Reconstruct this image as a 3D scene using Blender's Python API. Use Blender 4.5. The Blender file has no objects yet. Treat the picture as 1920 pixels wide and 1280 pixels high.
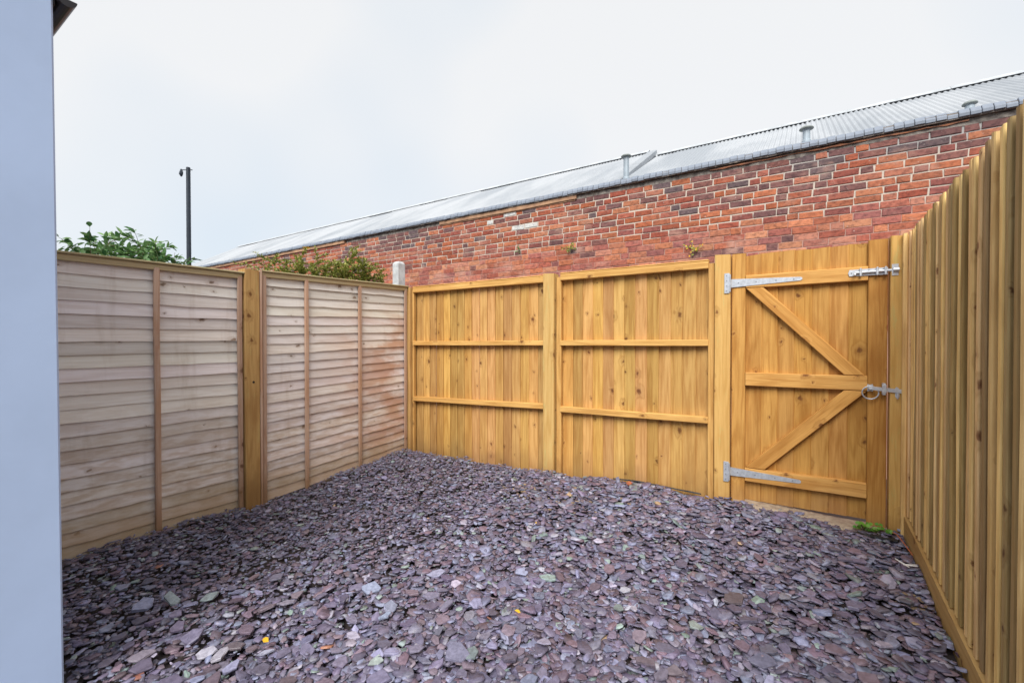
import bpy, bmesh, math, random
import numpy as np
from mathutils import Vector, Matrix, noise
R = math.radians
random.seed(7)
rng = np.random.default_rng(11)
sc = bpy.context.scene
C = sc.collection

# ------------------------------------------------------------------ camera, sky, sun, exposure
cam_d = bpy.data.cameras.new('camera')
cam = bpy.data.objects.new('camera', cam_d); C.objects.link(cam)
YAW = 32.77
cam.location = (0, 0, 1.2)
cam.rotation_euler = (R(89.4), 0, R(YAW))
cam_d.sensor_width = 36; cam_d.lens = 36 * 839 / 1920
cam_d.shift_y = 0.0073
cam_d.clip_start = 0.05; cam_d.clip_end = 2000
cam_d.dof.use_dof = True; cam_d.dof.focus_distance = 3.0; cam_d.dof.aperture_fstop = 4.5
sc.camera = cam

SUN_EL, SUN_DIR = 47, Vector((0.30, -1.0, 0))
sun_dir = SUN_DIR.normalized() * math.cos(R(SUN_EL)) + Vector((0, 0, math.sin(R(SUN_EL))))
w = bpy.data.worlds.new('World'); sc.world = w; w.use_nodes = True
nt = w.node_tree; nt.nodes.clear()
wo = nt.nodes.new('ShaderNodeOutputWorld'); bg = nt.nodes.new('ShaderNodeBackground')
sky = nt.nodes.new('ShaderNodeTexSky'); sky.sky_type = 'NISHITA'; sky.sun_disc = False
sky.sun_elevation = R(SUN_EL); sky.sun_rotation = math.atan2(sun_dir.x, sun_dir.y)
tcw = nt.nodes.new('ShaderNodeTexCoord')
nz = nt.nodes.new('ShaderNodeTexNoise'); nz.inputs['Scale'].default_value = 1.5; nz.inputs['Detail'].default_value = 2.5
mp = nt.nodes.new('ShaderNodeMapping'); mp.inputs['Location'].default_value = (2.4, 0.35, 1.0)
mr = nt.nodes.new('ShaderNodeMapRange'); mr.inputs[1].default_value = 0.30; mr.inputs[2].default_value = 0.52
cl = nt.nodes.new('ShaderNodeMix'); cl.data_type = 'RGBA'
cl.inputs[6].default_value = (3.6, 3.95, 4.3, 1); cl.inputs[7].default_value = (4.4, 4.42, 4.44, 1)
mx = nt.nodes.new('ShaderNodeMix'); mx.data_type = 'RGBA'; mx.inputs[0].default_value = 0.93
L = nt.links.new
L(tcw.outputs['Generated'], mp.inputs[0]); L(mp.outputs[0], nz.inputs['Vector']); L(nz.outputs[0], mr.inputs[0])
L(mr.outputs[0], cl.inputs[0]); L(sky.outputs[0], mx.inputs[6]); L(cl.outputs[2], mx.inputs[7])
L(mx.outputs[2], bg.inputs[0]); bg.inputs[1].default_value = 0.066
L(bg.outputs[0], wo.inputs[0])

sun_d = bpy.data.lights.new('sun', 'SUN'); sun_d.energy = 1.5; sun_d.angle = R(38); sun_d.color = (1, 0.97, 0.92)
sun = bpy.data.objects.new('sun', sun_d); C.objects.link(sun)
sun.rotation_euler = sun_dir.to_track_quat('Z', 'Y').to_euler()
sc.view_settings.view_transform = 'Standard'; sc.view_settings.look = 'None'
sc.view_settings.exposure = 1.68; sc.view_settings.gamma = 1.0
sc.view_settings.use_curve_mapping = False

# ------------------------------------------------------------------ helpers
WL = {}          # world translation of each object that has children

def finish(o, parent, world):
    C.objects.link(o)
    if parent is not None:
        o.parent = parent
        o.matrix_basis = Matrix.Translation(-WL[parent.name]) @ world
    else:
        o.matrix_basis = world
    WL[o.name] = world.to_translation()
    return o

def tag(o, label, cat=None, group=None, kind=None):
    if label: o['label'] = label
    if cat: o['category'] = cat
    if group: o['group'] = group
    if kind: o['kind'] = kind
    return o

def thing(name, loc, label, cat, group=None):
    o = bpy.data.objects.new(name, None); o.empty_display_size = 0.1
    finish(o, None, Matrix.Translation(Vector(loc)))
    return tag(o, label, cat, group)

def mesh_from(name, v, f, mat, smooth=False):
    me = bpy.data.meshes.new(name); me.from_pydata([tuple(p) for p in v], [], f); me.update()
    if mat: me.materials.append(mat)
    if smooth:
        me.polygons.foreach_set('use_smooth', [True] * len(me.polygons))
    return me

def obj(name, me, parent=None, world=None, color=None):
    o = bpy.data.objects.new(name, me)
    if color is not None: o.color = (*color, 1)
    return finish(o, parent, world if world is not None else Matrix.Identity(4))

def wobj(name, v, f, mat, parent=None, base=None, smooth=False, color=None):
    """vertices in world space, origin at base"""
    b = Vector(base) if base is not None else sum((Vector(p) for p in v), Vector()) / len(v)
    return obj(name, mesh_from(name, [Vector(p) - b for p in v], f, mat, smooth), parent, Matrix.Translation(b), color)

class MB:
    def __init__(s): s.v = []; s.f = []
    def add(s, v, f):
        n = len(s.v); s.v += [Vector(p) for p in v]; s.f += [[i + n for i in q] for q in f]; return s
    def box(s, lo, hi):
        x0, y0, z0 = lo; x1, y1, z1 = hi
        return s.add([(x0,y0,z0),(x1,y0,z0),(x1,y1,z0),(x0,y1,z0),(x0,y0,z1),(x1,y0,z1),(x1,y1,z1),(x0,y1,z1)],
                     [(3,2,1,0),(4,5,6,7),(0,1,5,4),(1,2,6,5),(2,3,7,6),(3,0,4,7)])
    def tube(s, pts, radii, n=8, cap=True):
        pts = [Vector(p) for p in pts]
        if not hasattr(radii, '__len__'): radii = [radii] * len(pts)
        rings = []; prev = None
        for i, p in enumerate(pts):
            d = (pts[min(i+1, len(pts)-1)] - pts[max(i-1, 0)]).normalized()
            a = prev if prev is not None else (Vector((0,0,1)) if abs(d.z) < .9 else Vector((1,0,0)))
            u = (a - d * a.dot(d)).normalized(); prev = u; q = d.cross(u)
            rings.append([p + (u*math.cos(2*math.pi*k/n) + q*math.sin(2*math.pi*k/n)) * radii[i] for k in range(n)])
        v = [p for r in rings for p in r]; f = []
        for i in range(len(pts)-1):
            for k in range(n):
                f.append((i*n+k, i*n+(k+1)%n, (i+1)*n+(k+1)%n, (i+1)*n+k))
        if cap: f += [tuple(range(n-1,-1,-1)), tuple((len(pts)-1)*n+k for k in range(n))]
        return s.add(v, f)
    def lathe(s, prof, c, n=16):
        c = Vector(c); v = []; f = []
        for r, z in prof:
            v += [c + Vector((r*math.cos(2*math.pi*k/n), r*math.sin(2*math.pi*k/n), z)) for k in range(n)]
        for i in range(len(prof)-1):
            for k in range(n): f.append((i*n+k, i*n+(k+1)%n, (i+1)*n+(k+1)%n, (i+1)*n+k))
        f += [tuple(range(n-1,-1,-1)), tuple((len(prof)-1)*n+k for k in range(n))]
        return s.add(v, f)
    def prism(s, poly, y0, y1):
        """poly in (x, z), extruded along y"""
        n = len(poly)
        v = [(p[0], y0, p[1]) for p in poly] + [(p[0], y1, p[1]) for p in poly]
        f = [tuple(range(n)), tuple(range(2*n-1, n-1, -1))] + [(i, i+n, (i+1)%n+n, (i+1)%n) for i in range(n)]
        return s.add(v, f)
    def build(s, name, mat, parent=None, base=None, smooth=False, color=None, bevel=0):
        if bevel:
            bm = bmesh.new(); vs = [bm.verts.new(p) for p in s.v]
            for q in s.f:
                try: bm.faces.new([vs[i] for i in q])
                except ValueError: pass
            bmesh.ops.recalc_face_normals(bm, faces=bm.faces)
            bmesh.ops.bevel(bm, geom=[e for e in bm.edges if len(e.link_faces) == 2 and e.calc_face_angle(0) > .6], offset=bevel, segments=1, affect='EDGES', clamp_overlap=True)
            bm.verts.index_update()
            s.v = [v.co.copy() for v in bm.verts]; s.f = [[v.index for v in q.verts] for q in bm.faces]; bm.free()
        else:
            bm = bmesh.new(); vs = [bm.verts.new(p) for p in s.v]
            for q in s.f:
                try: bm.faces.new([vs[i] for i in q])
                except ValueError: pass
            bmesh.ops.recalc_face_normals(bm, faces=bm.faces); bm.verts.index_update()
            s.v = [v.co.copy() for v in bm.verts]; s.f = [[v.index for v in q.verts] for q in bm.faces]; bm.free()
        return wobj(name, s.v, s.f, mat, parent, base, smooth, color)

def timber(name, parent, a, b, normal, w, t, mat, color=(1,1,1), seg=3, wob=.0015, t2=None, top_jag=0):
    """a length of sawn wood from a to b; local z runs along the grain, y is the thickness (facing normal)"""
    a, b = Vector(a), Vector(b); Lz = (b - a).length; z = (b - a) / Lz
    y = (Vector(normal) - z * Vector(normal).dot(z)).normalized(); x = y.cross(z)
    t2 = t if t2 is None else t2
    c = min(.004, w*.12, min(t, t2)*.36)
    h = w/2
    sec = [(-h+c,-t/2),(h-c,-t/2),(h,-t/2+c),(h,t2-t/2-c),(h-c,t2-t/2),(-h+c,t/2),(-h,t/2-c),(-h,-t/2+c)]
    v = []; f = []
    for i in range(seg+1):
        q = i/seg; ox = random.gauss(0, wob) if 0 < i < seg else 0; oy = random.gauss(0, wob) if 0 < i < seg else 0
        for k, (sx, sy) in enumerate(sec):
            dz = 0
            if i == seg and top_jag: dz = top_jag * (sx/h)
            v.append((sx+ox, sy+oy, q*Lz+dz))
    for i in range(seg):
        for k in range(8): f.append((i*8+k, i*8+(k+1)%8, (i+1)*8+(k+1)%8, (i+1)*8+k))
    f += [tuple(range(7,-1,-1)), tuple(seg*8+k for k in range(8))]
    me = mesh_from(name, v, f, mat)
    M = Matrix((( x.x, y.x, z.x, a.x),(x.y, y.y, z.y, a.y),(x.z, y.z, z.z, a.z),(0,0,0,1)))
    return obj(name, me, parent, M, color)

# ------------------------------------------------------------------ materials
def new_mat(name):
    m = bpy.data.materials.new(name); m.use_nodes = True; n = m.node_tree; n.nodes.clear()
    out = n.nodes.new('ShaderNodeOutputMaterial'); b = n.nodes.new('ShaderNodeBsdfPrincipled')
    n.links.new(b.outputs[0], out.inputs[0]); return m, n, b

class N:
    """small node-building helper"""
    def __init__(s, n): s.n = n
    def node(s, t, **kw):
        d = s.n.nodes.new(t)
        for k, v in kw.items(): setattr(d, k, v)
        return d
    def put(s, inp, val):
        if hasattr(val, 'is_output') or isinstance(val, bpy.types.NodeSocket): s.n.links.new(val, inp)
        elif isinstance(val, (tuple, list)) and len(val) == 3 and inp.type == 'RGBA': inp.default_value = (*val, 1)
        else: inp.default_value = val
    def math(s, op, a, b=0.0, c=None, clamp=False):
        d = s.node('ShaderNodeMath', operation=op); d.use_clamp = clamp
        s.put(d.inputs[0], a); s.put(d.inputs[1], b)
        if c is not None: s.put(d.inputs[2], c)
        return d.outputs[0]
    def mix(s, fac, a, b, mode='MIX'):
        d = s.node('ShaderNodeMix', data_type='RGBA', blend_type=mode)
        s.put(d.inputs[0], fac); s.put(d.inputs[6], a); s.put(d.inputs[7], b); return d.outputs[2]
    def noise(s, vec, scale=1, detail=3, rough=.5, dim='3D'):
        d = s.node('ShaderNodeTexNoise', noise_dimensions=dim)
        if vec is not None: s.put(d.inputs['Vector'], vec)
        d.inputs['Scale'].default_value = scale; d.inputs['Detail'].default_value = detail; d.inputs['Roughness'].default_value = rough
        return d.outputs[0]
    def ramp(s, val, lo, hi, a=0.0, b=1.0, smooth=True):
        d = s.node('ShaderNodeMapRange', interpolation_type='SMOOTHSTEP' if smooth else 'LINEAR')
        s.put(d.inputs[0], val); d.inputs[1].default_value = lo; d.inputs[2].default_value = hi
        d.inputs[3].default_value = a; d.inputs[4].default_value = b; return d.outputs[0]
    def vmul(s, vec, t):
        d = s.node('ShaderNodeVectorMath', operation='MULTIPLY'); s.put(d.inputs[0], vec); d.inputs[1].default_value = t; return d.outputs[0]
    def vadd(s, a, b):
        d = s.node('ShaderNodeVectorMath', operation='ADD'); s.put(d.inputs[0], a); s.put(d.inputs[1], b); return d.outputs[0]
    def comb(s, x, y, z):
        d = s.node('ShaderNodeCombineXYZ')
        for i, q in enumerate((x, y, z)): s.put(d.inputs[i], q)
        return d.outputs[0]
    def sep(s, v):
        d = s.node('ShaderNodeSeparateXYZ'); s.put(d.inputs[0], v); return d.outputs
    def bump(s, h, strength, dist, bsdf):
        d = s.node('ShaderNodeBump'); d.inputs['Strength'].default_value = strength; d.inputs['Distance'].default_value = dist
        s.put(d.inputs['Height'], h); s.n.links.new(d.outputs[0], bsdf.inputs['Normal'])

def wood(name, light, dark, knot, density=.45, green=0.0, rough=.72, blotch=None, blotch_amt=.5, soil=None, stain=None):
    m, n, b = new_mat(name); h = N(n)
    tc = h.node('ShaderNodeTexCoord').outputs['Object']; oi = h.node('ShaderNodeObjectInfo'); rnd = oi.outputs['Random']
    off = h.comb(h.math('MULTIPLY', rnd, 37.1), h.math('MULTIPLY', rnd, 91.7), h.math('MULTIPLY', rnd, 53.3))
    p = h.vadd(tc, off)
    x, y, z = h.sep(p)
    # knots
    vo = h.node('ShaderNodeTexVoronoi', voronoi_dimensions='2D'); vo.inputs['Scale'].default_value = 1
    wob = h.math('MULTIPLY', h.noise(p, 30, 2), .25)
    h.put(vo.inputs['Vector'], h.comb(h.math('ADD', h.math('MULTIPLY', h.math('ADD', x, y), 7.0), wob), h.math('ADD', h.math('MULTIPLY', z, 5.5), wob), 0.0))
    cr = h.sep(vo.outputs['Color'])
    present = h.math('GREATER_THAN', cr[0], 1 - density)
    size = h.math('MULTIPLY_ADD', h.math('POWER', cr[1], 2.2), .11, .04)
    d = h.math('DIVIDE', vo.outputs['Distance'], size)
    km = h.math('MULTIPLY', h.ramp(d, 1.0, .55), present)
    kh = h.math('MULTIPLY', h.ramp(d, 3.2, .6), present)
    kc = h.math('MULTIPLY', h.ramp(d, .5, .1), present)
    # rings swept by the knots
    low = h.noise(h.vmul(p, (11, 11, .75)), 1, 2, .5)
    ph = h.math('ADD', h.math('MULTIPLY', low, 46.0), h.math('MULTIPLY', kh, 7.0))
    ring = h.math('MULTIPLY_ADD', h.math('SINE', ph), .5, .5)
    ring = h.math('POWER', ring, 2.0)
    fine = h.noise(h.vmul(p, (190, 190, 6)), 1, 4, .65)
    med = h.noise(h.vmul(p, (26, 26, 1.6)), 1, 3, .55)
    g = h.math('ADD', h.math('MULTIPLY', ring, .42), h.math('ADD', h.math('MULTIPLY', h.ramp(fine, .32, .68), .42), h.math('MULTIPLY', h.ramp(med, .3, .7), .38)))
    col = h.mix(h.math('MINIMUM', g, 1.0), light, dark)
    if blotch:
        bl = h.ramp(h.noise(h.vmul(p, (7, 7, 1.7)), 1, 4, .6), .48, .68)
        col = h.mix(h.math('MULTIPLY', bl, blotch_amt), col, blotch)
    if green:
        gm = h.ramp(h.noise(h.vmul(p, (22, 22, 4)), 1, 5, .7), .55, .7)
        col = h.mix(h.math('MULTIPLY', gm, green), col, (.42, .46, .20))
    col = h.mix(h.math('MULTIPLY', kh, .28), col, knot)
    col = h.mix(h.math('MULTIPLY', km, .8), col, knot)
    col = h.mix(h.math('MULTIPLY', kc, .45), col, tuple(c*.45 for c in knot))
    gp = h.sep(h.node('ShaderNodeNewGeometry').outputs['Position'])
    pos = h.node('ShaderNodeNewGeometry').outputs['Position']
    if stain:
        col = stain(h, col, gp, pos)
    if soil:
        sm = h.ramp(h.math('ADD', gp[2], h.math('MULTIPLY', h.noise(pos, 6, 4), .35)), .45, .12)
        col = h.mix(h.math('MULTIPLY', sm, .75), col, soil)
    col = h.mix(1.0, col, oi.outputs['Color'], 'MULTIPLY')
    h.put(b.inputs['Base Color'], col)
    b.inputs['Roughness'].default_value = rough; b.inputs['Specular IOR Level'].default_value = .25
    h.bump(h.math('ADD', g, h.math('MULTIPLY', fine, .6)), .35, .0015, b)
    return m

def lap_stain(h, col, gp, pos):
    # rust-brown weather stains, strongest at the corner end, and dark damp runs from nails
    n1 = h.noise(h.vmul(pos, (1, 1.1, 2.6)), 2.2, 4, .6)
    e = h.math('MULTIPLY', h.ramp(gp[1], 2.2, 3.4), h.ramp(gp[2], 1.75, 1.2))
    o = h.math('MULTIPLY', h.ramp(n1, .36, .62), e)
    col = h.mix(h.math('MULTIPLY', o, .75), col, (.46, .215, .10))
    n2 = h.noise(h.vmul(pos, (1, 3.2, .55)), 2.6, 4, .6)
    col = h.mix(h.math('MULTIPLY', h.ramp(n2, .54, .76), .34), col, (.40, .30, .22))
    n3 = h.noise(h.vmul(pos, (1, 2.2, 9)), 3, 3, .6)
    low = h.ramp(gp[2], 1.0, .35)
    return h.mix(h.math('MULTIPLY', h.math('MULTIPLY', h.ramp(n3, .38, .65), low), .55), col, (.46, .33, .22))

M_new = wood('new_softwood', (.68, .425, .150), (.45, .238, .068), (.15, .055, .018), .40, blotch=(.40,.20,.058), blotch_amt=.5, soil=(.33,.185,.072))
M_gate = wood('gate_softwood', (.62, .350, .100), (.40, .192, .042), (.16, .058, .016), .42, blotch=(.33,.14,.026), blotch_amt=.55, soil=(.34,.19,.08))
M_post = wood('treated_post', (.64, .43, .165), (.49, .29, .09), (.20, .09, .03), .3, green=.45, soil=(.33,.18,.06))
M_right = wood('brown_treated_board', (.74, .545, .255), (.54, .36, .14), (.17, .07, .028), .38, blotch=(.40,.25,.10), blotch_amt=.6)
M_base = wood('pale_baseboard', (.47, .31, .125), (.36, .215, .075), (.16, .07, .025), .2)
M_lap = wood('weathered_lap', (.80, .755, .715), (.66, .59, .535), (.22, .14, .09), .22, blotch=(.80,.765,.74), blotch_amt=.6, rough=.85, stain=lap_stain, soil=(.42,.30,.185))
M_batten = wood('weathered_batten', (.56, .40, .30), (.43, .26, .18), (.17, .08, .045), .3, blotch=(.45,.24,.13), blotch_amt=.6, rough=.82, soil=(.28,.16,.08))
M_cap = wood('mossy_cap', (.50, .43, .27), (.38, .30, .17), (.2, .13, .07), .2, green=.8, rough=.85)
M_oldpost = wood('weathered_post', (.52, .345, .145), (.37, .215, .08), (.15, .06, .02), .35, green=.2, blotch=(.27,.14,.05), blotch_amt=.5, soil=(.26,.15,.06))

def simple(name, col, rough=.6, metal=0.0, var=.15, scale=12, bumps=.2, bdist=.002, spec=.4, col2=None):
    m, n, b = new_mat(name); h = N(n)
    pos = h.node('ShaderNodeTexCoord').outputs['Object']
    nn = h.noise(pos, scale, 5, .6)
    c2 = col2 or tuple(max(0, c*(1-var*2)) for c in col)
    h.put(b.inputs['Base Color'], h.mix(h.ramp(nn, .3, .7), c2, col))
    b.inputs['Roughness'].default_value = rough; b.inputs['Metallic'].default_value = metal; b.inputs['Specular IOR Level'].default_value = spec
    if bumps: h.bump(h.noise(pos, scale*6, 4, .6), bumps, bdist, b)
    return m

M_galv = simple('galvanised_steel', (.60, .64, .70), .42, .55, .12, 40, .1, .0005)
M_screw = simple('screw_head', (.34, .36, .40), .4, .7, .1, 40, 0)
M_render = simple('pale_blue_render', (.45, .57, .80), .8, 0, .04, 2.2, .3, .002)
M_black = simple('black_plastic', (.022, .018, .022), .35, 0, .2, 10, 0)
M_conc = simple('pale_concrete', (.62, .64, .65), .85, 0, .18, 14, .4, .002)
M_ledge = simple('sandy_concrete', (.42, .34, .25), .9, 0, .25, 25, .5, .004, col2=(.27,.20,.15))
M_pole = simple('dark_pole', (.030, .042, .060), .5, .2, .2, 4, 0)
M_coping = simple('blue_coping', (.225, .26, .32), .6, 0, .15, 9, .2, .002)
M_creasing = simple('orange_creasing', (.42, .17, .085), .8, 0, .25, 9, .4, .004, col2=(.20,.10,.07))
M_fillet = simple('brown_fillet', (.45, .27, .16), .8, 0, .25, 8, .3, .003, col2=(.28,.16,.10))
M_mortfill = simple('grey_haunching', (.30, .27, .24), .9, 0, .3, 18, .6, .01, col2=(.10,.085,.08))
M_ledflash = simple('verge_flashing', (.33, .355, .385), .5, .1, .08, 5, .05, .001)
M_membrane = simple('black_membrane', (.014, .014, .016), .6, 0, .2, 20, .3, .002)
M_soil = simple('brown_soil', (.060, .045, .042), .95, 0, .3, 6, .6, .01, col2=(.035,.028,.03))
M_wire = simple('orange_wire', (.45, .13, .06), .5, 0, .1, 9, 0)
M_white = simple('white_twig', (.75, .73, .70), .7, 0, .1, 30, 0)

def roof_mat():
    m, n, b = new_mat('corrugated_sheet'); h = N(n)
    pos = h.node('ShaderNodeNewGeometry').outputs['Position']
    a = h.noise(h.vmul(pos, (1, .35, .35)), 1.3, 4, .6)
    s = h.noise(pos, 22, 4, .65)
    col = h.mix(h.ramp(a, .35, .65), (.285, .31, .34), (.40, .42, .445))
    col = h.mix(h.math('MULTIPLY', h.ramp(s, .60, .75), .3), col, (.22, .23, .24))
    h.put(b.inputs['Base Color'], col); b.inputs['Roughness'].default_value = .55; b.inputs['Specular IOR Level'].default_value = .4
    return m
M_roof = roof_mat()

def brick_mat(name, attr):
    m, n, b = new_mat(name); h = N(n)
    if attr:
        d = h.node('ShaderNodeAttribute', attribute_name='tint'); base = d.outputs['Color']
    else:
        base = h.node('ShaderNodeObjectInfo').outputs['Color']
    pos = h.node('ShaderNodeNewGeometry').outputs['Position']
    a = h.noise(h.vmul(pos, (1,1,1.5)), 19, 6, .7); s = h.noise(pos, 75, 4, .75); l = h.noise(h.vmul(pos, (1, 1, 1.6)), 3.1, 5, .65)
    col = h.mix(h.math('MULTIPLY', h.ramp(a, .40, .66), .75), base, h.mix(1.0, base, (.38, .40, .46), 'MULTIPLY'))
    col = h.mix(h.math('MULTIPLY', h.ramp(s, .5, .7), .3), col, h.mix(1.0, base, (1.5, 1.45, 1.3), 'MULTIPLY'))
    # lime bloom and mortar smears
    z = h.sep(pos)[2]
    bl = h.math('MULTIPLY', h.ramp(l, .52, .72), h.ramp(z, 2.75, 2.35, .42, .66))
    col = h.mix(bl, col, (.50, .30, .235))
    sp = h.ramp(h.noise(pos, 36, 4, .65), .64, .72)
    col = h.mix(h.math('MULTIPLY', sp, .5), col, (.62, .57, .52))
    h.put(b.inputs['Base Color'], col); b.inputs['Roughness'].default_value = .88; b.inputs['Specular IOR Level'].default_value = .2
    h.bump(h.math('ADD', a, s), .5, .006, b)
    return m
M_brick = brick_mat('brick', False); M_brickm = brick_mat('brick_mass', True)

def mortar_mat():
    m, n, b = new_mat('mortar'); h = N(n)
    pos = h.node('ShaderNodeNewGeometry').outputs['Position']; g = h.sep(pos)
    zz = h.math('ADD', g[2], h.math('MULTIPLY', h.math('SUBTRACT', h.noise(pos, 3, 3), .5), .25))
    up = h.ramp(zz, 2.48, 2.60)
    dirt = h.math('MULTIPLY', h.ramp(g[2], 2.95, 3.12), h.ramp(g[0], -1.0, .6))
    c = h.mix(up, (.42, .24, .195), (.55, .475, .405))
    c = h.mix(dirt, c, (.36, .35, .345))
    c = h.mix(h.math('MULTIPLY', h.ramp(h.noise(pos, 40, 4, .7), .4, .7), .3), c, (.3, .26, .22))
    h.put(b.inputs['Base Color'], c); b.inputs['Roughness'].default_value = .95
    h.bump(h.noise(pos, 90, 3), .5, .004, b)
    return m
M_mortar = mortar_mat()

def slate_mat(name, attr):
    m, n, b = new_mat(name); h = N(n)
    if attr: base = h.node('ShaderNodeAttribute', attribute_name='tint').outputs['Color']
    else: base = h.node('ShaderNodeObjectInfo').outputs['Color']
    pos = h.node('ShaderNodeNewGeometry').outputs['Position']
    a = h.noise(pos, 55, 5, .65)
    col = h.mix(h.ramp(a, .3, .7), h.mix(1.0, base, (.72, .70, .72), 'MULTIPLY'), h.mix(1.0, base, (1.2, 1.18, 1.18), 'MULTIPLY'))
    dust = h.ramp(h.noise(pos, 160, 3, .7), .62, .74)
    col = h.mix(h.math('MULTIPLY', dust, .3), col, (.30, .26, .25))
    h.put(b.inputs['Base Color'], col)
    h.put(b.inputs['Roughness'], h.ramp(a, .3, .7, .36, .58)); b.inputs['Specular IOR Level'].default_value = .55
    h.bump(h.noise(h.vmul(pos, (1, 1, 3)), 130, 4, .6), .35, .002, b)
    return m
M_slate = slate_mat('slate', False); M_slatem = slate_mat('slate_mass', True)

def leaf_mat(name, c1, c2, trans=.25):
    m, n, b = new_mat(name); h = N(n)
    base = h.node('ShaderNodeAttribute', attribute_name='tint').outputs['Color']
    v = h.sep(base)[0]
    h.put(b.inputs['Base Color'], h.mix(v, c1, c2)); b.inputs['Roughness'].default_value = .45
    b.inputs['Specular IOR Level'].default_value = .4
    tr = n.nodes.new('ShaderNodeBsdfTranslucent'); h.put(tr.inputs[0], h.mix(v, c1, c2))
    ms = n.nodes.new('ShaderNodeMixShader'); ms.inputs[0].default_value = trans
    out = [q for q in n.nodes if q.type == 'OUTPUT_MATERIAL'][0]
    n.links.new(b.outputs[0], ms.inputs[1]); n.links.new(tr.outputs[0], ms.inputs[2]); n.links.new(ms.outputs[0], out.inputs[0])
    return m
M_leafd = leaf_mat('shrub_leaf', (.06, .17, .06), (.22, .37, .13))
M_leafb = leaf_mat('bush_leaf', (.15, .21, .035), (.42, .42, .10))
M_weed = leaf_mat('weed_leaf', (.08, .25, .03), (.18, .40, .05), .3)
M_yleaf = leaf_mat('yellow_leaf', (.75, .42, .02), (.85, .55, .04))
M_stem = simple('brown_stem', (.22, .15, .09), .8, 0, .2, 20, 0)

# ------------------------------------------------------------------ ground
def sstep(a, b, x):
    t = np.clip((x - a) / (b - a), 0, 1); return t*t*(3-2*t)
def gz(x, y):
    x = np.asarray(x, float); y = np.asarray(y, float)
    z = -.085 + .14*sstep(1.9, 3.45, y)
    z = z - .045*sstep(-2.0, -3.6, x)*sstep(2.4, 3.4, y)
    z = z + .018*np.sin(x*2.3+.5)*np.sin(y*2.9+1.0) + .008*np.sin(x*7.1)*np.cos(y*6.3)
    return z
xs = np.concatenate([[-300,-120,-50,-22,-12,-8,-6,-4.6,-4.0], np.linspace(-3.72,.62,45), [.8,1.6,3,6,12,30,80,300]])
ys = np.concatenate([[-300,-100,-40,-15,-6,-3], np.linspace(-2,3.66,58), [3.8,4.6,5.6,7,10,14,22,50,120,300]])
GX, GY = np.meshgrid(xs, ys, indexing='ij')
inside = (GX > -3.75) & (GX < .63) & (GY > -2.1) & (GY < 3.7)
GZ = np.where(inside, gz(GX, GY) - .03, -.13)
nx, ny = GX.shape
gv = np.stack([GX, GY, GZ], -1).reshape(-1, 3)
gf = [(i*ny+j, (i+1)*ny+j, (i+1)*ny+j+1, i*ny+j+1) for i in range(nx-1) for j in range(ny-1)]
ground = obj('ground', mesh_from('ground', gv.tolist(), gf, M_soil, True))
tag(ground, 'bed of purple slate chippings covering the whole yard floor', None, None, 'structure')

# ------------------------------------------------------------------ brick industrial building behind the yard
BY = 5.70
bld = thing('brick_building', (-4, BY, -.1), 'long low red brick building with pale corrugated roof behind the fences', 'building')
mort = MB().box((-16, BY-.002, -.13), (7, 9.7, 3.19)).build('brick_wall', M_mortar, bld, (-4, BY, -.1))
def brick_mesh(Lb, hb, seed):
    r = random.Random(seed); dx, dy, dz = Lb/2, .05, hb/2; c = .004
    v = []
    for (yy, s) in ((-dy, 1), (-dy+c*1.4, 0)):
        ins = c if s else 0
        for sx, sz in ((-1,-1),(1,-1),(1,1),(-1,1)):
            v.append((sx*(dx-ins)+r.gauss(0,.0028), yy+r.gauss(0,.0008), sz*(dz-ins)+r.gauss(0,.0018)))
    for sx, sz in ((-1,-1),(1,-1),(1,1),(-1,1)): v.append((sx*dx, dy-.005, sz*dz))
    f = [(0,1,2,3)]
    for a in (0, 4):
        for k in range(4): f.append((a+k, a+4+k, a+4+(k+1)%4, a+(k+1)%4))
    return v, f
variants = {k: [mesh_from('brick', *brick_mesh(l, .0625, 100*i+ord(k)), M_brick) for i in range(6)] for k, l in (('S', .211), ('H', .100))}
variants_geo = {k: [brick_mesh(l, .0625, 100*i+ord(k)) for i in range(6)] for k, l in (('S', .211), ('H', .100))}
variants['T'] = [mesh_from('brick', *brick_mesh(.219, .069, 900+i), M_brick) for i in range(6)]; variants_geo['T'] = [brick_mesh(.219, .069, 900+i) for i in range(6)]
variants['U'] = [mesh_from('brick', *brick_mesh(.108, .069, 950+i), M_brick) for i in range(6)]; variants_geo['U'] = [brick_mesh(.108, .069, 950+i) for i in range(6)]
PAL = [(.36,.105,.060),(.41,.125,.062),(.32,.085,.055),(.46,.155,.080),(.33,.10,.075),(.43,.15,.085),(.28,.095,.080),(.42,.16,.105),(.38,.115,.075),(.35,.12,.085),(.46,.18,.10)]
DARK = [(.21,.10,.092),(.15,.105,.11),(.24,.105,.090),(.18,.09,.088)]
bricks = []
rb = random.Random(5)
z = 3.168; row = 0
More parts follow.
